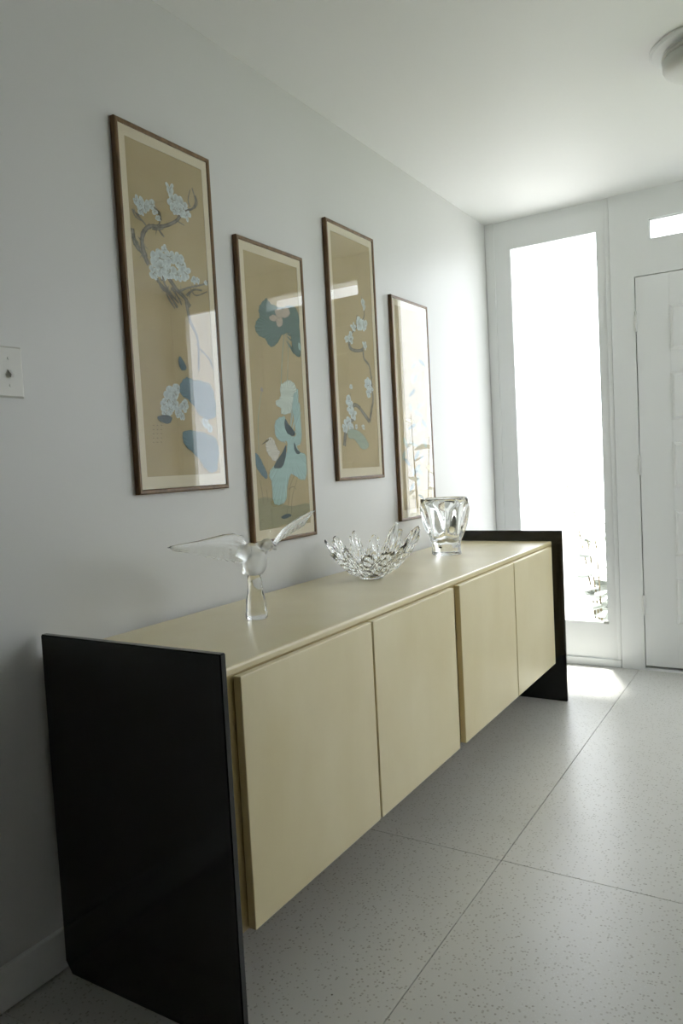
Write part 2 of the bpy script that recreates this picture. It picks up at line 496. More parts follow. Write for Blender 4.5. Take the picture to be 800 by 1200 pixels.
# ---------------------------------------------------------------- pictures
# brush work of the four sheets, in metres on each sheet: stroke, patch or blossom
ART = {
 1: [
  ('s','branch',0.012,0.016,[[0.0412,0.7016],[0.0477,0.6633],[0.0731,0.6437],[0.0914,0.617]]),
  ('s','branch',0.016,0.004,[[0.0827,0.6355],[0.0729,0.6638],[0.0778,0.6952],[0.1046,0.7217],[0.1559,0.734],[0.211,0.7632],[0.2412,0.7975],[0.2782,0.8124],[0.2952,0.8387],[0.284,0.8738]]),
  ('s','branch',0.006,0.004,[[0.0438,0.7518],[0.0681,0.738],[0.0939,0.7192]]),
  ('s','branch',0.005,0.003,[[0.2705,0.8159],[0.2645,0.8359],[0.2752,0.8659]]),
  ('s','branch',0.004,0.006,[[0.1307,0.7743],[0.1467,0.7525],[0.1369,0.7243],[0.157,0.7057]]),
  ('s','branch',0.004,0.003,[[0.211,0.7632],[0.2413,0.7572]]),
  ('s','branch',0.01,0.008,[[0.1017,0.6139],[0.12,0.5813],[0.1612,0.552],[0.1919,0.517]]),
  ('s','branch',0.012,0.014,[[0.1651,0.5948],[0.1928,0.5679],[0.2221,0.5513],[0.2436,0.5275]]),
  ('s','branch',0.007,0.004,[[0.2001,0.5638],[0.2407,0.5815],[0.2821,0.5941],[0.3294,0.6108]]),
  ('s','branch',0.004,0.003,[[0.2487,0.5829],[0.2712,0.5647],[0.3226,0.5844]]),
  ('s','branch',0.012,0.006,[[0.2289,0.5404],[0.2398,0.4877],[0.2672,0.4362],[0.2629,0.3471]]),
  ('s','branch',0.006,0.004,[[0.2693,0.4142],[0.3123,0.385],[0.3306,0.3526]]),
  ('b','',0.0133,0,[[0.0614,0.7763]]),
  ('b','',0.0186,0,[[0.092,0.7743]]),
  ('b','',0.0134,0,[[0.0767,0.7578]]),
  ('b','',0.0146,0,[[0.1173,0.7836]]),
  ('b','',0.0105,0,[[0.1265,0.767]]),
  ('b','',0.0084,0,[[0.1372,0.7512]]),
  ('b','',0.0172,0,[[0.1919,0.8426]]),
  ('b','',0.0195,0,[[0.2023,0.8165]]),
  ('b','',0.0152,0,[[0.2144,0.8002]]),
  ('b','',0.0231,0,[[0.2421,0.8074]]),
  ('b','',0.0155,0,[[0.2538,0.7899]]),
  ('b','',0.0242,0,[[0.1254,0.6392]]),
  ('b','',0.0277,0,[[0.1543,0.6216]]),
  ('b','',0.0167,0,[[0.1088,0.5988]]),
  ('b','',0.0193,0,[[0.1721,0.654]]),
  ('b','',0.025,0,[[0.2082,0.6508]]),
  ('b','',0.0231,0,[[0.2304,0.6229]]),
  ('b','',0.0195,0,[[0.1966,0.6085]]),
  ('b','',0.0106,0,[[0.1537,0.6711]]),
  ('b','',0.0123,0,[[0.2672,0.6091]]),
  ('b','',0.0246,0,[[0.1418,0.2632]]),
  ('b','',0.018,0,[[0.1178,0.2435]]),
  ('b','',0.0162,0,[[0.1668,0.2885]]),
  ('b','',0.0151,0,[[0.1682,0.2215]]),
  ('b','',0.0159,0,[[0.1168,0.2171]]),
  ('b','',0.0164,0,[[0.1934,0.2441]]),
  ('b','',0.0169,0,[[0.2777,0.197]]),
  ('p','blueleaf',0,0,[[0.1869,0.3813],[0.2046,0.3641],[0.211,0.3484],[0.1911,0.344],[0.1813,0.362]]),
  ('p','blueleaf',0,0,[[0.2087,0.3237],[0.2399,0.3177],[0.3053,0.311],[0.323,0.2723],[0.3219,0.2152],[0.2627,0.2135],[0.2181,0.2561],[0.1809,0.2759],[0.1834,0.303]]),
  ('p','blueleaf',0,0,[[0.1866,0.1705],[0.2585,0.1686],[0.3235,0.1407],[0.3159,0.0604],[0.2728,0.056],[0.2277,0.1018],[0.1866,0.1297],[0.1786,0.1514]]),
  ('p','darkleaf',0,0,[[0.0856,0.2083],[0.1151,0.2145],[0.1404,0.2073],[0.1277,0.191],[0.0952,0.1955]]),
  ('s','branch',0.01,0.005,[[0.0425,0.6795],[0.0606,0.6561],[0.0766,0.6292]]),
  ('s','branch',0.01,0.005,[[0.0832,0.7015],[0.0715,0.6786],[0.0794,0.6602]]),
  ('s','branch',0.01,0.005,[[0.1113,0.7182],[0.1329,0.7208],[0.1554,0.7287]]),
  ('s','branch',0.007,0.005,[[0.1394,0.5953],[0.1496,0.571],[0.1721,0.5485],[0.197,0.5312]]),
  ('s','branch',0.007,0.005,[[0.1205,0.5866],[0.1328,0.5629],[0.1539,0.5534]]),
  ('s','branch',0.007,0.005,[[0.1702,0.5693],[0.1913,0.5516],[0.2082,0.5276]]),
  ('s','branch',0.007,0.005,[[0.2306,0.5581],[0.2645,0.5801],[0.2974,0.5829]]),
  ('s','branch',0.007,0.005,[[0.1499,0.5501],[0.163,0.5312],[0.1801,0.5137]]),
  ('s','branch',0.005,0.004,[[0.0454,0.7472],[0.0543,0.7346],[0.0741,0.7295]]),
  ('s','branch',0.005,0.004,[[0.1239,0.7776],[0.1445,0.7675],[0.1499,0.7482]]),
  ('s','branch',0.005,0.004,[[0.2198,0.776],[0.2409,0.7947],[0.27,0.8103]]),
  ('s','branch',0.005,0.004,[[0.2943,0.8549],[0.3006,0.8347],[0.2865,0.8146]]),
  ('b','',0.0212,0,[[0.1401,0.6422]]),
  ('b','',0.0204,0,[[0.1704,0.6115]]),
  ('b','',0.0197,0,[[0.2187,0.6395]]),
  ('b','',0.0211,0,[[0.134,0.615]]),
  ('b','',0.0141,0,[[0.2023,0.7928]]),
  ('b','',0.0131,0,[[0.2293,0.7944]]),
  ('b','',0.0134,0,[[0.0746,0.7723]]),
  ('b','',0.0079,0,[[0.2834,0.6081]]),
  ('b','',0.0068,0,[[0.3165,0.6085]]),
  ('b','',0.0191,0,[[0.1301,0.2573]]),
  ('b','',0.0182,0,[[0.1516,0.2476]]),
  ('b','',0.0161,0,[[0.1579,0.2747]]),
  ('b','',0.013,0,[[0.179,0.2137]]),
  ('b','',0.0138,0,[[0.1351,0.231]]),
  ('b','',0.0148,0,[[0.293,0.1804]]),
  ('s','ink',0.002,0.0015,[[0.0657,0.185],[0.0698,0.1841]]),
  ('s','ink',0.002,0.0015,[[0.0646,0.1736],[0.0688,0.1727]]),
  ('s','ink',0.002,0.0015,[[0.0636,0.1622],[0.0677,0.1612]]),
  ('s','ink',0.002,0.0015,[[0.0625,0.1509],[0.0666,0.1498]]),
  ('s','ink',0.002,0.0015,[[0.0615,0.1395],[0.0656,0.1384]]),
  ('s','ink',0.002,0.0015,[[0.0799,0.1858],[0.0841,0.1843]]),
  ('s','ink',0.002,0.0015,[[0.0789,0.1744],[0.083,0.1729]]),
  ('s','ink',0.002,0.0015,[[0.0778,0.1629],[0.0819,0.1614]]),
  ('s','ink',0.002,0.0015,[[0.0767,0.1514],[0.0809,0.1499]]),
  ('s','ink',0.002,0.0015,[[0.0757,0.14],[0.0798,0.1384]]),
  ('s','ink',0.002,0.0015,[[0.0943,0.1866],[0.0985,0.1846]]),
  ('s','ink',0.002,0.0015,[[0.0933,0.1751],[0.0974,0.1731]]),
  ('s','ink',0.002,0.0015,[[0.0922,0.1636],[0.0963,0.1615]]),
  ('s','ink',0.002,0.0015,[[0.0911,0.152],[0.0953,0.15]]),
  ('s','ink',0.002,0.0015,[[0.0901,0.1405],[0.0942,0.1384]]),
 ],
 2: [
  ('p','wash',0,0,[[0.0246,0.1407],[0.1029,0.1492],[0.2015,0.1146],[0.3197,0.1159],[0.3277,0.0907],[0.2291,0.0623],[0.1314,0.0478],[0.0278,0.0466]]),
  ('s','stem',0.004,0.005,[[0.2417,0.7315],[0.2221,0.6546],[0.2072,0.5835],[0.1964,0.513]]),
  ('s','stem',0.003,0.003,[[0.2594,0.7057],[0.246,0.6102],[0.2326,0.5152]]),
  ('p','teal',0,0,[[0.1436,0.8019],[0.1119,0.7813],[0.0985,0.757],[0.1001,0.735],[0.0804,0.719],[0.0745,0.6962],[0.0907,0.6761],[0.1234,0.671],[0.1368,0.6545],[0.1628,0.6482],[0.1916,0.6651],[0.2177,0.6913],[0.2594,0.7057],[0.2741,0.6886],[0.2783,0.6464],[0.3059,0.6301],[0.3236,0.6366],[0.3322,0.6809],[0.3262,0.7235],[0.3258,0.7714],[0.3098,0.7977],[0.2685,0.7985],[0.2189,0.784],[0.1651,0.7895]]),
  ('p','pink',0,0,[[0.1529,0.7424],[0.177,0.7549],[0.1997,0.749],[0.1867,0.7357],[0.1635,0.7339]]),
  ('p','pink',0,0,[[0.1862,0.7699],[0.2265,0.7805],[0.2363,0.7587],[0.2072,0.7454]]),
  ('p','pink',0,0,[[0.226,0.7758],[0.2595,0.7901],[0.2742,0.7735],[0.2481,0.7557],[0.2239,0.7547]]),
  ('p','pink',0,0,[[0.1953,0.7438],[0.2237,0.7523],[0.2254,0.7294],[0.2046,0.7183],[0.1914,0.7272]]),
  ('p','aqua',0,0,[[0.3167,0.6792],[0.3278,0.6708],[0.3259,0.6513],[0.3131,0.6596]]),
  ('s','stem',0.003,0.003,[[0.0877,0.4933],[0.0728,0.4523],[0.0598,0.3939],[0.0549,0.3047]]),
  ('l','',0.0081,0,[[0.0886,0.5023]]),
  ('p','aqua',0,0,[[0.2558,0.4601],[0.2725,0.5037],[0.2946,0.5146],[0.2945,0.4713],[0.3016,0.4572],[0.3004,0.3412],[0.2714,0.3219],[0.2859,0.2977],[0.3222,0.2827],[0.3158,0.2094],[0.2848,0.2009],[0.2284,0.2224],[0.1999,0.1809],[0.1873,0.1345],[0.1465,0.1232],[0.1167,0.1345],[0.1149,0.1943],[0.1024,0.2223],[0.1274,0.2444],[0.1665,0.2479],[0.2019,0.2845],[0.2146,0.3315],[0.1752,0.3361],[0.1496,0.3545],[0.1489,0.3867],[0.1667,0.4102],[0.2069,0.4169],[0.2137,0.3879],[0.2349,0.3562],[0.2663,0.3555],[0.2631,0.408]]),
  ('p','white',0,0,[[0.1933,0.5224],[0.2183,0.5334],[0.2436,0.5445],[0.2754,0.5325],[0.2861,0.514],[0.2725,0.5037],[0.2558,0.4601],[0.2406,0.4311],[0.1919,0.4271],[0.1896,0.4433],[0.16,0.4606],[0.1895,0.4828]]),
  ('p','darkleaf',0,0,[[0.2103,0.4113],[0.2287,0.3929],[0.2631,0.365],[0.2494,0.3529],[0.2176,0.3621],[0.204,0.3878]]),
  ('p','darkleaf',0,0,[[0.2072,0.3221],[0.197,0.2752],[0.1744,0.2476],[0.1314,0.2465],[0.145,0.2669],[0.179,0.2942]]),
  ('p','darkleaf',0,0,[[0.2556,0.3315],[0.27,0.3075],[0.2899,0.2953],[0.2683,0.2907],[0.2533,0.3076]]),
  ('p','bird',0,0,[[0.0969,0.336],[0.1222,0.3484],[0.138,0.3384],[0.1568,0.3084],[0.1676,0.299],[0.1536,0.276],[0.13,0.2709],[0.102,0.2951],[0.0929,0.3179]]),
  ('p','ink',0,0,[[0.0713,0.3238],[0.1026,0.3405],[0.1124,0.3406],[0.1018,0.3324]]),
  ('p','blueleaf',0,0,[[0.0345,0.296],[0.0563,0.2823],[0.0757,0.2549],[0.0916,0.2272],[0.0865,0.2129],[0.0584,0.2284],[0.0326,0.2605]]),
  ('s','brown',0.0022,0.0016,[[0.1862,0.0827],[0.2033,0.1334],[0.216,0.1801],[0.2446,0.2194]]),
  ('s','brown',0.0022,0.0016,[[0.2153,0.0898],[0.2245,0.1416],[0.2447,0.1787],[0.2596,0.202]]),
  ('s','brown',0.0022,0.0016,[[0.207,0.1711],[0.2324,0.1793],[0.2521,0.1687]]),
  ('s','brown',0.0022,0.0016,[[0.0635,0.1291],[0.0573,0.179],[0.0494,0.2108]]),
  ('s','brown',0.0022,0.0016,[[0.0866,0.1365],[0.0831,0.1777]]),
  ('s','brown',0.0022,0.0016,[[0.038,0.0546],[0.0478,0.0807],[0.0652,0.0701]]),
  ('p','darkleaf',0,0,[[0.1542,0.0807],[0.1909,0.0894],[0.2144,0.0803],[0.1733,0.0734]]),
 ],
 3: [
  ('s','branch',0.0042,0.0084,[[0.2466,0.7301],[0.2602,0.688],[0.2602,0.6499],[0.218,0.6125],[0.158,0.5737],[0.1295,0.5334]]),
  ('s','branch',0.0168,0.0098,[[0.1302,0.5396],[0.1396,0.5129],[0.182,0.5068],[0.2336,0.5165],[0.2489,0.5404]]),
  ('s','branch',0.0112,0.0084,[[0.2401,0.5172],[0.243,0.4825],[0.2799,0.4603],[0.2932,0.4227],[0.2972,0.3711]]),
  ('s','branch',0.0056,0.0042,[[0.1919,0.6029],[0.2027,0.6481]]),
  ('s','branch',0.0084,0.013999999999999999,[[0.2941,0.3796],[0.3015,0.3216],[0.28,0.2687],[0.2625,0.2281]]),
  ('s','branch',0.0168,0.013999999999999999,[[0.2626,0.2294],[0.2201,0.2603],[0.1844,0.2844],[0.1477,0.2923],[0.1141,0.263]]),
  ('s','branch',0.0224,0.013999999999999999,[[0.0567,0.133],[0.0699,0.182],[0.0916,0.2192],[0.1423,0.239]]),
  ('s','branch',0.0042,0.0042,[[0.1217,0.3376],[0.1039,0.2812]]),
  ('b','',0.0151,0,[[0.2557,0.7063]]),
  ('b','',0.0117,0,[[0.2642,0.6886]]),
  ('b','',0.0265,0,[[0.2186,0.6189]]),
  ('b','',0.0218,0,[[0.2567,0.6164]]),
  ('b','',0.018,0,[[0.1727,0.5973]]),
  ('b','',0.0211,0,[[0.1436,0.5522]]),
  ('b','',0.0129,0,[[0.1127,0.5449]]),
  ('b','',0.0168,0,[[0.2548,0.5347]]),
  ('b','',0.0218,0,[[0.2585,0.3803]]),
  ('b','',0.0186,0,[[0.2828,0.3605]]),
  ('b','',0.0113,0,[[0.1278,0.3618]]),
  ('b','',0.0219,0,[[0.2648,0.3777]]),
  ('b','',0.0185,0,[[0.2679,0.3444]]),
  ('b','',0.0193,0,[[0.1046,0.312]]),
  ('b','',0.021,0,[[0.116,0.2817]]),
  ('b','',0.026,0,[[0.1319,0.2574]]),
  ('b','',0.0257,0,[[0.0921,0.2242]]),
  ('b','',0.0175,0,[[0.0682,0.2004]]),
  ('b','',0.0162,0,[[0.1168,0.2061]]),
  ('b','',0.0098,0,[[0.1539,0.2068]]),
  ('b','',0.01,0,[[0.2084,0.209]]),
  ('p','paleteal',0,0,[[0.0888,0.1915],[0.1502,0.1954],[0.2109,0.1708],[0.246,0.1323],[0.1929,0.1198],[0.134,0.1577],[0.092,0.1637]]),
 ],
 4: [
  ('s','branch',0.006,0.003,[[0.0762,0.2451],[0.0988,0.3085],[0.1473,0.387],[0.1886,0.467],[0.2469,0.5419],[0.2727,0.624]]),
  ('s','branch',0.005,0.003,[[0.1438,0.0484],[0.1703,0.1411],[0.1947,0.2129],[0.1382,0.301]]),
  ('p','paleteal',0,0,[[0.0615,0.3669],[0.0591,0.3484],[0.0742,0.3328],[0.0964,0.3208],[0.0977,0.3367],[0.0883,0.3534]]),
  ('p','paleteal',0,0,[[0.0701,0.3082],[0.0485,0.2954],[0.0422,0.2809],[0.0445,0.2675],[0.0622,0.2784],[0.0738,0.2924]]),
  ('p','teal',0,0,[[0.0581,0.2762],[0.0666,0.2608],[0.0881,0.2494],[0.1135,0.2417],[0.1054,0.2549],[0.0881,0.2677]]),
  ('p','teal',0,0,[[0.1975,0.5859],[0.165,0.5753],[0.1458,0.5614],[0.136,0.5478],[0.1628,0.5567],[0.1866,0.5695]]),
  ('p','paleteal',0,0,[[0.1763,0.488],[0.1989,0.473],[0.2338,0.4652],[0.2706,0.4623],[0.2499,0.4751],[0.2187,0.4854]]),
  ('p','paleteal',0,0,[[0.2767,0.5264],[0.2459,0.5201],[0.2246,0.5099],[0.2113,0.499],[0.2368,0.5043],[0.2612,0.5132]]),
  ('p','teal',0,0,[[0.2153,0.2449],[0.1741,0.2325],[0.1521,0.2148],[0.143,0.1969],[0.1768,0.2074],[0.2054,0.2233]]),
  ('p','paleteal',0,0,[[0.1773,0.2334],[0.1878,0.2147],[0.2145,0.2006],[0.2462,0.191],[0.2361,0.2071],[0.2145,0.2228]]),
  ('p','paleteal',0,0,[[0.1828,0.1947],[0.1717,0.1764],[0.1799,0.1587],[0.1972,0.1437],[0.2059,0.1595],[0.2041,0.1775]]),
  ('p','teal',0,0,[[0.1913,0.4294],[0.1549,0.4245],[0.1282,0.414],[0.1103,0.4023],[0.1404,0.4065],[0.1703,0.4151]]),
  ('p','paleteal',0,0,[[0.2635,0.3688],[0.2564,0.3495],[0.2691,0.3324],[0.2906,0.3188],[0.2958,0.3355],[0.2895,0.3534]]),
  ('p','paleteal',0,0,[[0.1145,0.3452],[0.1391,0.3338],[0.1713,0.3289],[0.2031,0.3282],[0.1809,0.3378],[0.1509,0.3449]]),
  ('p','teal',0,0,[[0.2126,0.3088],[0.1794,0.2959],[0.1637,0.2794],[0.1593,0.2633],[0.1867,0.2743],[0.2084,0.2896]]),
  ('p','teal',0,0,[[0.252,0.4508],[0.2576,0.4346],[0.2782,0.4226],[0.3042,0.4146],[0.2985,0.4284],[0.2827,0.4418]]),
  ('p','teal',0,0,[[0.1437,0.1621],[0.116,0.1522],[0.1029,0.1387],[0.0993,0.1252],[0.1221,0.1337],[0.1401,0.146]]),
  ('p','teal',0,0,[[0.1849,0.1083],[0.1984,0.0953],[0.2217,0.0863],[0.247,0.0807],[0.2347,0.0918],[0.2145,0.1022]]),
  ('p','paleteal',0,0,[[0.1344,0.5181],[0.1297,0.5045],[0.1381,0.4931],[0.1524,0.4844],[0.1558,0.496],[0.1517,0.5081]]),
  ('p','paleteal',0,0,[[0.225,0.6558],[0.199,0.6414],[0.1888,0.626],[0.1882,0.6122],[0.2096,0.6243],[0.2252,0.6394]]),
  ('p','teal',0,0,[[0.2482,0.7253],[0.2612,0.7112],[0.2873,0.7034],[0.317,0.6999],[0.3049,0.7118],[0.2828,0.7218]]),
  ('p','paleteal',0,0,[[0.2254,0.7066],[0.1965,0.698],[0.1779,0.6864],[0.1673,0.6748],[0.1911,0.6822],[0.2132,0.6928]]),
  ('b','',0.0175,0,[[0.2166,0.4169]]),
  ('b','',0.0158,0,[[0.1452,0.2145]]),
  ('b','',0.0162,0,[[0.2347,0.2705]]),
  ('b','',0.0144,0,[[0.1735,0.6315]]),
 ],
}


PAINT = bpy.data.materials.new('pigment')
PAINT.use_nodes = True
_pb = PAINT.node_tree.nodes['Principled BSDF']
_pb.inputs['Roughness'].default_value = 0.85
_pb.inputs['Specular IOR Level'].default_value = 0.1
_at = PAINT.node_tree.nodes.new('ShaderNodeAttribute')
_at.attribute_name = 'pigment'
PAINT.node_tree.links.new(_at.outputs['Color'], _pb.inputs['Base Color'])

PIG = dict(branch=(.23, .215, .185), blueleaf=(.17, .25, .29), darkleaf=(.085, .115, .125), teal=(.15, .215, .20), pink=(.52, .44, .37),
           aqua=(.40, .545, .53), white=(.62, .68, .62), bird=(.66, .63, .56), ink=(.20, .165, .10), stem=(.39, .44, .34),
           brown=(.23, .20, .13), wash=(.33, .31, .195), paleteal=(.38, .44, .36), lilac=(.45, .39, .38))
PART_OF = dict(branch='painted_branch', blueleaf='painted_leaf', darkleaf='painted_leaf', teal='painted_leaf', aqua='painted_leaf', paleteal='painted_leaf',
               pink='painted_blossom', white='painted_blossom', bird='painted_bird', ink='brush_mark', stem='painted_stem', brown='painted_stem', wash='painted_wash')


def smooth_loop(pts, n=5):
    out = []
    m = len(pts)
    for i in range(m):
        p0, p1, p2, p3 = (Vector(pts[(i + k) % m]) for k in (-1, 0, 1, 2))
        for k in range(n):
            t = k / n
            out.append(0.5 * ((2 * p1) + (p2 - p0) * t + (2 * p0 - 5 * p1 + 4 * p2 - p3) * t * t + (3 * p1 - p0 - 3 * p2 + p3) * t ** 3))
    return out


def smooth_line(pts, n=6):
    q = [pts[0]] + list(pts) + [pts[-1]]
    out = []
    for i in range(1, len(q) - 2):
        p0, p1, p2, p3 = (Vector(q[i + k]) for k in (-1, 0, 1, 2))
        for k in range(n):
            t = k / n
            out.append(0.5 * ((2 * p1) + (p2 - p0) * t + (2 * p0 - 5 * p1 + 4 * p2 - p3) * t * t + (3 * p1 - p0 - 3 * p2 + p3) * t ** 3))
    out.append(Vector(pts[-1]))
    return out


def paint(shapes, paper, wid, lo, hi):
    """brush work as thin layers of pigment on the paper; clipped to the sheet"""
    rnd = random.Random(len(shapes) * 13 + 5)
    store = {}
    depth = [0.0]
    num = [0]

    def bmof(part):
        key = (part, 0 if part == 'brush_mark' else num[0])
        if key not in store:
            bm = bmesh.new()
            store[key] = (bm, bm.verts.layers.float_color.new('pigment'))
        return store[key]

    def v(bm, lay, p, col):
        q = bm.verts.new((0.0137 + depth[0], min(hi[0], max(lo[0], p[0])), min(hi[1], max(lo[1], p[1]))))
        q[lay] = (*col, 1)
        return q

    def tone(c, amt):
        f = 1 + rnd.uniform(-amt, amt)
        return tuple(min(1, k * f) for k in c)

    for kind, col, a, b, pts in shapes:
        depth[0] += 0.000009
        num[0] += 1
        if kind == 's':
            bm, lay = bmof(PART_OF[col])
            line = smooth_line(pts)
            if a > 0.005:                                            # dry-brush twigs along the thick strokes
                for q in range(len(line) // 3):
                    p = rnd.choice(line)
                    th = rnd.uniform(0, 6.28)
                    d = Vector((math.cos(th), math.sin(th))) * rnd.uniform(.008, .022)
                    e = Vector((-d.y, d.x)).normalized() * rnd.uniform(.0008, .0022)
                    c2 = tone(PIG[col], 0.3)
                    bm.faces.new([v(bm, lay, s, c2) for s in (p - e, p + d * .6 - e * .7, p + d, p + d * .5 + e, p + e)])
            depth[0] += 0.000004
            prev = None
            for i, p in enumerate(line):
                t = (line[min(i + 1, len(line) - 1)] - line[max(i - 1, 0)])
                if t.length < 1e-7:
                    continue
                nrm = Vector((-t.y, t.x)).normalized()
                w = (a + (b - a) * i / (len(line) - 1)) * 0.5 * rnd.uniform(0.8, 1.15)
                c0 = tone(PIG[col], 0.22)
                c1 = tuple(k * 0.72 for k in c0)
                cur = (v(bm, lay, p + nrm * w, c1), v(bm, lay, p, tuple(min(1, k * 1.25) for k in c0)), v(bm, lay, p - nrm * w, c1))
                if prev:
                    bm.faces.new((prev[0], prev[1], cur[1], cur[0]))
                    bm.faces.new((prev[1], prev[2], cur[2], cur[1]))
                prev = cur
        elif kind == 'p':
            bm, lay = bmof(PART_OF[col])
            loop = smooth_loop(pts)
            f0 = rnd.uniform(0, 6.28)
            rag = 0.0016 if len(pts) > 7 else 0.0006
            mid0 = sum(loop, Vector((0, 0))) / len(loop)
            loop = [p + (p - mid0).normalized() * rag * (math.sin(i * 1.9 + f0) + .6 * math.sin(i * .73 + 2 * f0)) for i, p in enumerate(loop)]
            c = sum(loop, Vector((0, 0))) / len(loop)
            vs = [v(bm, lay, p, tone(PIG[col], 0.07)) for p in loop]
            for tri in tessellate_polygon([[q.to_3d() for q in loop]]):
                bm.faces.new([vs[i] for i in tri])
            if col in ('aqua', 'teal', 'blueleaf', 'white', 'pink', 'paleteal', 'bird') and len(pts) > 4:
                # paler pigment towards the middle, then veins drawn from the middle to the rim
                depth[0] += 0.000004
                m = len(loop)
                xs_ = sorted(p.x for p in loop)
                ys_ = sorted(p.y for p in loop)
                span = max(xs_[-1] - xs_[0], ys_[-1] - ys_[0])
                dk = tuple(x * 0.70 for x in PIG[col])
                lt = tuple(min(1, x * 1.16) for x in PIG[col])
                for k in range(0, m, 3):
                    p = loop[k]
                    d = (c - p)
                    ln = min(d.length * .55, span * .22)
                    d = d.normalized()
                    e = Vector((-d.y, d.x))
                    w = rnd.uniform(.0009, .0016)
                    for off, w2, cc in ((e * .0022, w * 2.2, lt), (Vector((0, 0)), w, dk)):
                        a0, a1 = p + d * .0012 + off, p + d * ln * rnd.uniform(.6, 1.0) + off + e * rnd.uniform(-.003, .003)
                        bm.faces.new([v(bm, lay, s, cc) for s in (a0 - e * w2, a1 - e * w2 * .2, a1 + e * w2 * .2, a0 + e * w2)])
                        depth[0] += 0.000001
                # a thin drawn outline
                for k in range(m):
                    p, q = loop[k], loop[(k + 1) % m]
                    if (q - p).length < 1e-5:
                        continue
                    e = Vector((-(q - p).y, (q - p).x)).normalized() * .0006
                    bm.faces.new([v(bm, lay, s, dk) for s in (p - e, q - e, q + e, p + e)])
                if col == 'bird':
                    hd = max(loop, key=lambda p: p.y - .3 * p.x)
                    ey = hd.lerp(c, .22)
                    bm.faces.new([v(bm, lay, ey + Vector((math.cos(s), math.sin(s))) * .0022, (.05, .05, .04)) for s in (0, 1.05, 2.1, 3.14, 4.2, 5.25)])
        else:
            bm, lay = bmof('painted_blossom')
            c = Vector(pts[0])
            r = a * 1.22
            base = (.66, .72, .73) if kind == 'b' else PIG['lilac']
            th0 = rnd.uniform(0, 6.28)
            for k in range(5):
                depth[0] += 0.000004
                th = th0 + k * 2 * PI / 5 + rnd.uniform(-.2, .2)
                d = Vector((math.cos(th), math.sin(th)))
                e = Vector((-d.y, d.x))
                ln, wd = r * rnd.uniform(.65, 1.2), r * rnd.uniform(.34, .62)
                out = [v(bm, lay, c + d * (ln * (0.5 - 0.5 * math.cos(s))) + e * (wd * math.sin(s) * (0.55 + 0.45 * (0.5 - 0.5 * math.cos(s)))), tone(base, 0.16)) for s in [2 * PI * q / 12 for q in range(12)]]
                mid = v(bm, lay, c + d * ln * 0.35, tuple(k2 * 0.72 for k2 in tone(base, 0.18)))
                for q in range(12):
                    if (out[q].co - out[(q + 1) % 12].co).length > 1e-6:
                        try:
                            bm.faces.new((mid, out[q], out[(q + 1) % 12]))
                        except ValueError:
                            pass
            depth[0] += 0.000004
            for k in range(4):
                th = rnd.uniform(0, 6.28)
                d = Vector((math.cos(th), math.sin(th))) * r * 0.4
                e = Vector((-d.y, d.x)).normalized() * r * 0.05
                bm.faces.new([v(bm, lay, q, (.36, .36, .31)) for q in (c - e, c + d - e, c + d + e, c + e)])
    for (part, _), (bm, lay) in store.items():
        o = obj(part, bm, PAINT, paper)
        if part == 'brush_mark':
            o['kind'] = 'stuff'                                  # a column of tiny brushed signs


def rect_loops(bm, lst):
    loops = [[bm.verts.new((x, y, z)) for y, z in ((a, c), (b, c), (b, d), (a, d))] for x, a, b, c, d in lst]
    for p, q in zip(loops, loops[1:]):
        for k in range(4):
            bm.faces.new((p[k], p[(k + 1) % 4], q[(k + 1) % 4], q[k]))
    return loops


def picture(idx, y0, z0, label):
    w, h, dp, fc = 0.3635, 0.9786, 0.0185, 0.0125
    t = empty('framed_picture', (0.0, y0, z0), label, 'picture', 'framed flower paintings on the wall')
    bm = bmesh.new()
    lp = rect_loops(bm, [(0.0125, fc, w - fc, fc, h - fc), (0.001, fc, w - fc, fc, h - fc), (0.001, 0, w, 0, h), (dp - 0.003, 0, w, 0, h), (dp, 0.003, w - 0.003, 0.003, h - 0.003),
                         (dp - 0.0006, fc - 0.003, w - fc + 0.003, fc - 0.003, h - fc + 0.003), (dp - 0.003, fc, w - fc, fc, h - fc)])
    for k in range(4):
        bm.faces.new((lp[-1][k], lp[-1][(k + 1) % 4], lp[0][(k + 1) % 4], lp[0][k]))
    obj('frame', bm, M_WOOD, t)
    a, b, c, d = fc + 0.0005, w - fc - 0.0005, fc + 0.0005, h - fc - 0.0005
    my, mt, mb = 0.034, 0.040, 0.046
    pa = (my, w - my, mb, h - mt)
    bm = bmesh.new()
    rect_loops(bm, [(0.0105, a, b, c, d), (0.0140, a, b, c, d), (0.0140, pa[0], pa[1], pa[2], pa[3]), (0.0105, pa[0], pa[1], pa[2], pa[3]), (0.0105, a, b, c, d)])
    bmesh.ops.remove_doubles(bm, verts=bm.verts, dist=1e-6)
    obj('mount', bm, M_MAT, t)
    pr = obj('print', boxes((0.0040, 0.0132, pa[0] + 0.0002, pa[1] - 0.0002, pa[2] + 0.0002, pa[3] - 0.0002)), M_PAPER, t)
    paint(ART[idx], pr, w, (pa[0] + 0.001, pa[2] + 0.001), (pa[1] - 0.001, pa[3] - 0.001))
    obj('glass', boxes((0.0158, 0.0166, a, b, c, d)), M_PGLASS, t)


picture(1, 1.4077, 1.1023, 'tall framed print of white magnolia branches, hung nearest the light switch')
picture(2, 1.8773, 0.9104, 'framed lotus print with teal leaves and a white bird, hung low behind the glass bird')
picture(3, 2.4089, 1.0951, 'framed print of one thin curving branch of white blossom, hung high above the bowl')
picture(4, 2.9082, 0.8963, 'framed leafy print nearest the tall window, hung low behind the glass vase')

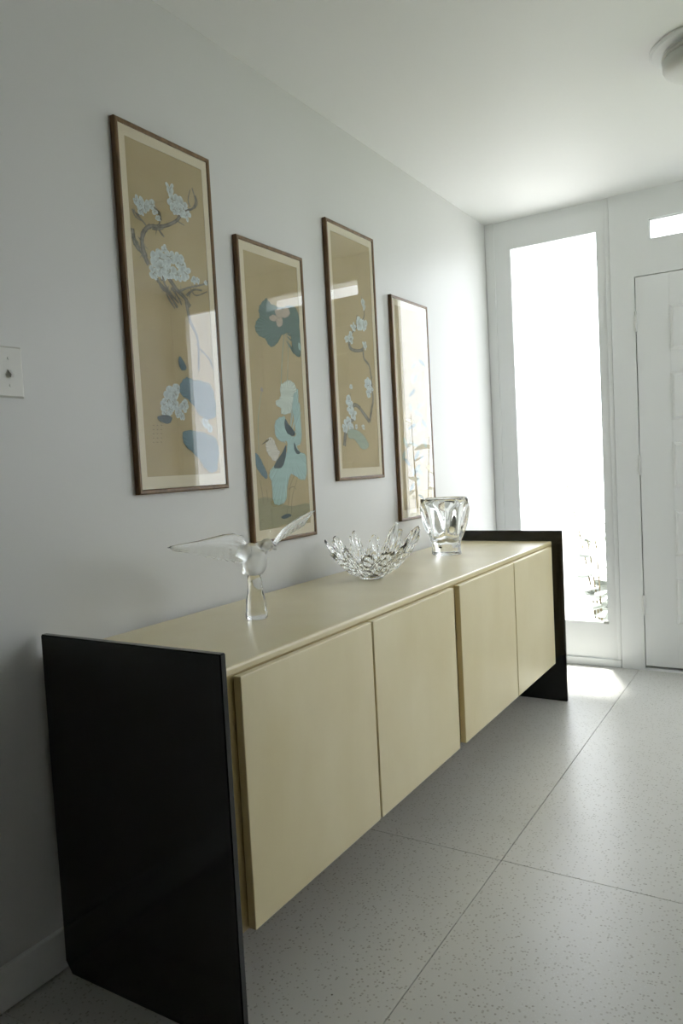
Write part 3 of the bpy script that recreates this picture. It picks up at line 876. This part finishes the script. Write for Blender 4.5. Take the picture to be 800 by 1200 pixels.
# ---------------------------------------------------------------- light switch
sw = empty('light_switch', (0.0, 1.058, 1.3985), 'ivory toggle light switch plate on the grey wall', 'light switch')
bm = bmesh.new()
lp = rect_loops(bm, [(0.0, -.035, .035, -.057, .057), (0.003, -.035, .035, -.057, .057), (0.006, -.031, .031, -.053, .053)])
bm.faces.new(lp[0])
bm.faces.new(lp[-1])
obj('plate', bm, M_PLATE, sw)
bm = bmesh.new()
vs = [bm.verts.new(p) for p in ((.0055, -.0045, -.008), (.0055, .0045, -.008), (.0055, .0045, .006), (.0055, -.0045, .006),
                                (.0150, -.0035, -.0135), (.0150, .0035, -.0135), (.0175, .0035, -.0065), (.0175, -.0035, -.0065))]
for q in ((0, 1, 2, 3), (4, 7, 6, 5), (0, 4, 5, 1), (1, 5, 6, 2), (2, 6, 7, 3), (3, 7, 4, 0)):
    bm.faces.new([vs[i] for i in q])
obj('toggle', bm, M_PLATE, sw)
for z in (-.030, .030):
    s = lathe([(0, 0), (.0032, 0), (.0028, .0012), (0, .0014)], 12)
    bmesh.ops.transform(s, matrix=Matrix.Translation((0.006, 0, z)) @ Matrix.Rotation(PI / 2, 4, 'Y'), verts=s.verts)
    obj('screw', s, M_PLATE, sw)

# ---------------------------------------------------------------- ceiling lamp
cl = empty('ceiling_lamp', (1.245, 2.80, H), 'round white flush ceiling lamp with an opal shade, switched off', 'lamp')
obj('canopy', lathe([(0, -0.0005), (0.157, -0.0005), (0.157, -0.006), (0.150, -0.012), (0.118, -0.014), (0.112, -0.020), (0, -0.020)], 64), M_TRIM, cl, False)
obj('collar', lathe([(0, -0.020), (0.117, -0.020), (0.121, -0.026), (0.121, -0.032), (0.117, -0.036), (0, -0.036)], 64), mat('collar_grey', (0.58, 0.58, 0.55), 0.35, 0.5), cl, False)
obj('shade', lathe([(0, -0.036), (0.116, -0.036), (0.119, -0.040), (0.118, -0.060), (0.112, -0.072), (0.098, -0.082), (0.070, -0.089), (0.035, -0.093), (0, -0.094)], 64), M_SHADE, cl, True)

# ---------------------------------------------------------------- crystal pieces
ZTOP = ZT + 0.0004
# bird with spread wings on a clear foot
bd = empty('bird_figurine', (0.25, 1.575, ZTOP), 'frosted glass bird with long spread wings on a clear crystal foot', 'figurine')
prof = [(0, 0), (.026, 0), (.0290, .002), (.0292, .014), (.0278, .022), (.0262, .040), (.0258, .052), (.0222, .066), (.0195, .085), (.0185, .105), (.0178, .119), (0, .119)]
bm = bmesh.new()
n = 40
rings = []
for r, z in prof:
    if r == 0:
        rings.append([bm.verts.new((0, 0, z))])
        continue
    ring = []
    for k in range(n):
        th = 2 * PI * k / n
        fl = 1 - 0.055 * abs(math.sin(4 * th)) * sstep(.12, .05, z)
        ring.append(bm.verts.new((r * fl * math.cos(th) * 1.05, r * fl * math.sin(th), z)))
    rings.append(ring)
for a, b in zip(rings, rings[1:]):
    for k in range(n):
        j = (k + 1) % n
        if len(a) == 1:
            bm.faces.new((a[0], b[k], b[j]))
        elif len(b) == 1:
            bm.faces.new((a[k], b[0], a[j]))
        else:
            bm.faces.new((a[k], b[k], b[j], a[j]))
o = obj('foot', bm, M_CRYSTAL, bd, True)
o['label'] = 'clear crystal foot'


def ellip(bm, c, rx, ry, rz, rot=None, u=24, v=14):
    res = bmesh.ops.create_uvsphere(bm, u_segments=u, v_segments=v, radius=1.0)
    m = Matrix.Translation(c) @ (rot or Matrix.Identity(4)) @ Matrix.Diagonal((rx, ry, rz, 1))
    bmesh.ops.transform(bm, matrix=m, verts=res['verts'])


# one continuous body: breast, neck, bent head with beak, short tail
bm = bmesh.new()
ellip(bm, (0.004, 0.0, .152), .034, .034, .038)
ellip(bm, (-0.012, 0.004, .178), .026, .030, .026)
ellip(bm, (0.006, 0.028, .188), .021, .018, .018)
ellip(bm, (0.022, 0.034, .197), .020, .017, .016)
ellip(bm, (0.043, 0.036, .188), .013, .006, .006, Matrix.Rotation(0.5, 4, 'Y'))
ellip(bm, (-0.024, 0.006, .136), .026, .018, .012, Matrix.Rotation(-0.8, 4, 'Y'))
ellip(bm, (0.0, 0.0, .122), .020, .020, .008)
ellip(bm, (-0.006, -0.028, .186), .020, .024, .024)
ellip(bm, (-0.006, 0.045, .180), .016, .026, .017)
body = obj('body', bm, M_FROST, bd, True)
rm = body.modifiers.new('remesh', 'REMESH')
rm.mode = 'VOXEL'
rm.voxel_size = 0.0030
rm.use_smooth_shade = True
sm = body.modifiers.new('smooth', 'SMOOTH')
sm.iterations = 9
sm.factor = 0.6


def wing(ss, top, bot, sweep, sign):
    """long feathered wing: cambered, thick at the leading edge, ribbed along the feathers"""
    ns, nt = 72, 22
    verts, faces = [], []

    def row(side):
        out = []
        for i in range(ns + 1):
            s = i / ns
            y = interp(ss, [q for q in ss], ss[0] + (ss[-1] - ss[0]) * s)
            zt, zb = interp(ss, top, y), interp(ss, bot, y)
            ser = 0.006 * abs(math.sin(s * 11 * PI)) * sstep(0.05, 0.3, s) * (1 - s)
            zb += ser
            for j in range(nt + 1):
                t = j / nt
                z = zt + (zb - zt) * t
                th = (0.0050 * (1 - 0.75 * t) * math.sin(min(1, t * 6 + 0.12) * PI / 2) + 0.0009) * (1 - 0.6 * s)
                rib = 0.0011 * math.sin(2 * PI * (t * 6.5 + s * 2.2)) * sstep(0.12, 0.35, t) * sstep(0.02, 0.15, s)
                camber = 0.018 * math.sin(PI * (0.15 + 0.7 * t)) * (1 - 0.7 * s)
                x = -0.004 + sweep * s * s - 0.010 * t + camber + side * th + (rib if side > 0 else 0)
                out.append((x, sign * y, z))
        return out

    f, b = row(1), row(-1)
    verts = f + b
    o = len(f)
    w = nt + 1
    for i in range(ns):
        for j in range(nt):
            k = i * w + j
            faces.append((k, k + 1, k + w + 1, k + w))
            faces.append((o + k, o + k + w, o + k + w + 1, o + k + 1))
        for j in (0, nt):
            k = i * w + j
            faces.append((k, k + w, o + k + w, o + k))
    for i in (0, ns):
        for j in range(nt):
            k = i * w + j
            faces.append((k, o + k, o + k + 1, k + 1))
    raw('wing', verts, faces, M_FROST_THIN, bd, True)


# heights above the sideboard top, spans measured from the bird's axis
wing([0.022, 0.045, 0.080, 0.114, 0.160, 0.200, 0.240, 0.275, 0.292], [.200, .228, .2385, .2395, .236, .2330, .2315, .2305, .2295], [.150, .156, .163, .172, .184, .196, .207, .215, .2265], -0.010, -1)
wing([0.026, 0.060, 0.083, 0.110, 0.136, 0.165, 0.201, 0.240, 0.268, 0.318], [.192, .190, .192, .210, .226, .238, .247, .256, .262, .2675], [.166, .170, .172, .182, .193, .200, .208, .218, .226, .2600], -0.006, 1)

# leaf bowl: a thick shell whose rim runs out into pointed leaf tips
lb = empty('leaf_bowl', (0.212, 2.275, ZTOP), 'clear crystal bowl with jagged leaf tips around the rim', 'bowl')
rnd = random.Random(3)
az = 31.6
tips = [(az + 12, .184, .172), (az + 50, .160, .190), (az + 82, .142, .140), (az + 112, .138, .158), (az + 146, .146, .152),
        (az + 180, .160, .140), (az + 206, .146, .100), (az + 234, .148, .122), (az + 264, .140, .100), (az + 294, .142, .108), (az + 326, .158, .136)]
tips = sorted(((a % 360, r, z) for a, r, z in tips))
ctl = []
for i, (a, r, z) in enumerate(tips):
    a2, r2, z2 = tips[(i + 1) % len(tips)]
    if a2 < a:
        a2 += 360
    ctl.append((a, r, z, 1.0))
    ctl.append(((a + a2) / 2 + rnd.uniform(-1.5, 1.5), .5 * (r + r2) * rnd.uniform(.70, .80), .5 * (z + z2) * rnd.uniform(.52, .64), 0.0))
ctl = [(ctl[-1][0] - 360, *ctl[-1][1:])] + ctl + [(ctl[0][0] + 360, *ctl[0][1:])]
nth, nr = 340, 26
fr, bk = [], []
for i in range(nth):
    a = 360 * i / nth
    for p, q in zip(ctl, ctl[1:]):
        if p[0] <= a < q[0]:
            t = (a - p[0]) / (q[0] - p[0])
            k = .5 * (t ** .75 + sstep(0, 1, t)) if p[3] > .5 else .5 * (1 - (1 - t) ** .75 + sstep(0, 1, t))
            jag = .016 * abs(math.sin(t * 3 * PI)) * (1 - abs(2 * t - 1))
            R_, Z_ = p[1] + (q[1] - p[1]) * k + jag, p[2] + (q[2] - p[2]) * k + jag
            break
    else:
        R_, Z_ = ctl[0][1], ctl[0][2]
    th = math.radians(a)
    for j in range(nr + 1):
        t = j / nr
        r = .030 + (R_ - .030) * t ** 0.86
        z = .008 + (Z_ - .008) * t ** 1.18
        vein = .0042 * math.sin(17 * th + 9 * t) * math.sin(t * 21 + 3 * math.sin(5 * th)) * sstep(.0, .25, t)
        lobe = .0045 * math.sin(7 * th + 1.3) * sstep(.05, .4, t)
        thick = .0135 * (1 - .45 * t) * (1 if j < nr else .35)
        nx, nz = -.62, .78
        fr.append(((r + nx * (vein + lobe)) * math.cos(th), (r + nx * (vein + lobe)) * math.sin(th), z + nz * (vein + lobe) + thick * .4))
        e = .0022 * math.sin(23 * th - 14 * t) * sstep(.1, .3, t)
        bk.append(((r - nx * (thick + e) * .7 + nx * lobe) * math.cos(th), (r - nx * (thick + e) * .7 + nx * lobe) * math.sin(th), max(.0075, z - nz * (thick + e) * .6 + nz * lobe)))
V = fr + bk + [(0, 0, .0115)]
off = len(fr)
c_in = len(V) - 1
F = []
w_ = nr + 1
for i in range(nth):
    a, b = i * w_, ((i + 1) % nth) * w_
    for j in range(nr):
        F.append((a + j, b + j, b + j + 1, a + j + 1))
        F.append((off + a + j, off + a + j + 1, off + b + j + 1, off + b + j))
    F.append((a + nr, b + nr, off + b + nr, off + a + nr))
    F.append((c_in, b, a))
# foot ring below the shell
fo = len(V)
footp = [(.036, .0060), (.040, .0045), (.040, .0010), (.037, 0.0)]
for r, z in footp:
    V += [(r * math.cos(2 * PI * i / nth), r * math.sin(2 * PI * i / nth), z) for i in range(nth)]
V.append((0, 0, 0.0005))
for i in range(nth):
    j = (i + 1) % nth
    F.append((off + i * w_, off + j * w_, fo + j, fo + i))
    for k in range(len(footp) - 1):
        F.append((fo + k * nth + i, fo + k * nth + j, fo + (k + 1) * nth + j, fo + (k + 1) * nth + i))
    F.append((fo + 3 * nth + i, fo + 3 * nth + j, len(V) - 1))
raw('bowl', V, F, M_CRYSTAL, lb, True)

# heavy vase: bulging petals that run down to points above a square-cut foot
vz = empty('glass_vase', (0.205, 2.945, ZTOP), 'heavy clear crystal vase with bulging petal flutes', 'vase')
nth, n_l = 240, 6
pr = [(0.0, .0600), (.004, .0625), (.016, .0612), (.030, .0605), (.046, .0640), (.065, .0705), (.100, .0805), (.140, .0910), (.180, .0990), (.210, .1030), (.230, .1045), (.2370, .1040), (.2400, .1020)]
V, F = [], []
rings = 0
zs = [p[0] for p in pr]
rs_ = [p[1] for p in pr]
levels = [.24 * k / 60 for k in range(61)]
for z in levels:
    r0 = interp(zs, rs_, z)
    for i in range(nth):
        th = 2 * PI * i / nth
        ph = (th * n_l / (2 * PI) + 1.10) % 1.0
        arch = abs(2 * ph - 1)                                    # 1 at the groove between two petals
        pet = math.sqrt(max(0, 1 - arch ** 2))
        on = sstep(.030, .110, z - .02 * (1 - arch))
        amp = .021 * on * (1 - .80 * sstep(.185, .236, z))
        foot = .0055 * abs(math.cos(3 * th)) ** .8 * (1 - sstep(.03, .05, z))
        flute = .0040 * on * math.cos(ph * 2 * PI) * (1 - sstep(.19, .23, z)) * pet
        r = r0 - .017 * on * (1 - .80 * sstep(.185, .236, z)) + amp * pet + foot - .003 - flute
        V.append((r * math.cos(th), r * math.sin(th), z))
    rings += 1
inner = [(.0935, .2400), (.0905, .2370), (.0850, .215), (.0745, .170), (.0620, .120), (.0520, .085), (.0430, .066), (.026, .058)]
for r, z in inner:
    for i in range(nth):
        th = 2 * PI * i / nth
        V.append((r * math.cos(th), r * math.sin(th), z))
    rings += 1
V += [(0, 0, .056), (0, 0, .0004)]
for k in range(rings - 1):
    for i in range(nth):
        j = (i + 1) % nth
        F.append((k * nth + i, k * nth + j, (k + 1) * nth + j, (k + 1) * nth + i))
for i in range(nth):
    j = (i + 1) % nth
    F.append(((rings - 1) * nth + i, (rings - 1) * nth + j, len(V) - 2))
    F.append((j, i, len(V) - 1))
raw('vase', V, F, M_CRYSTAL, vz, True)

# ---------------------------------------------------------------- shrubs outside the windows
leaf_bm = bmesh.new()
prof = [(0, 0), (.25, .30), (.5, .40), (.75, .28), (1, 0)]
mid = [leaf_bm.verts.new((t, 0, -.06 * math.sin(t * PI))) for t, _ in prof]
for s in (1, -1):
    ed = [leaf_bm.verts.new((t, s * w, .10 * w + .05 * math.sin(t * PI))) for t, w in prof[1:-1]]
    chain = [mid[0]] + ed + [mid[-1]]
    for k in range(4):
        q = [mid[k], mid[k + 1], chain[k + 1], chain[k]]
        q = [x for i, x in enumerate(q) if x not in q[:i]]
        leaf_bm.faces.new(q)
LEAF = bpy.data.meshes.new('leaf')
leaf_bm.to_mesh(LEAF)
leaf_bm.free()
LEAF.materials.append(M_LEAF)


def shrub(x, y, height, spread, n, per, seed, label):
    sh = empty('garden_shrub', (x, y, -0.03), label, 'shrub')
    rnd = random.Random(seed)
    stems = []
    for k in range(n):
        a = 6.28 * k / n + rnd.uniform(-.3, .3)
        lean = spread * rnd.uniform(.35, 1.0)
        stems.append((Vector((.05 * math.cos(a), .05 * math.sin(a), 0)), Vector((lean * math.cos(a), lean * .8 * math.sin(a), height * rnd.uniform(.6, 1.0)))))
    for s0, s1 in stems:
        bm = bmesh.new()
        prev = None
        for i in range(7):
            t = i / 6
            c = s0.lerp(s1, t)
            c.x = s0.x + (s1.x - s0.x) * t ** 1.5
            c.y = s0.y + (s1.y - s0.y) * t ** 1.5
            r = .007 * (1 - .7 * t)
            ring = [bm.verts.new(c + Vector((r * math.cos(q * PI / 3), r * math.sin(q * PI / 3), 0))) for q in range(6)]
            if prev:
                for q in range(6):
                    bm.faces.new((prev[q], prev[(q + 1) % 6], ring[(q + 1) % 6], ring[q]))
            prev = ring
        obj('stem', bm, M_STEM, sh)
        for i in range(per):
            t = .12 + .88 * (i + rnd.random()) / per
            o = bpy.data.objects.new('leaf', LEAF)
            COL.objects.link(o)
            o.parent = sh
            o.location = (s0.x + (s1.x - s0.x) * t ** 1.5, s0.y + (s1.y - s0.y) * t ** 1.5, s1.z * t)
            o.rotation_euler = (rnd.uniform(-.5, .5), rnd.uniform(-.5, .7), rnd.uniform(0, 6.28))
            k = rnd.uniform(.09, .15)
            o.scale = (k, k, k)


shrub(0.43, 4.84, 1.12, .24, 9, 14, 11, 'leafy shrub growing outside the tall window, leaves coloured pale for daylight glare')
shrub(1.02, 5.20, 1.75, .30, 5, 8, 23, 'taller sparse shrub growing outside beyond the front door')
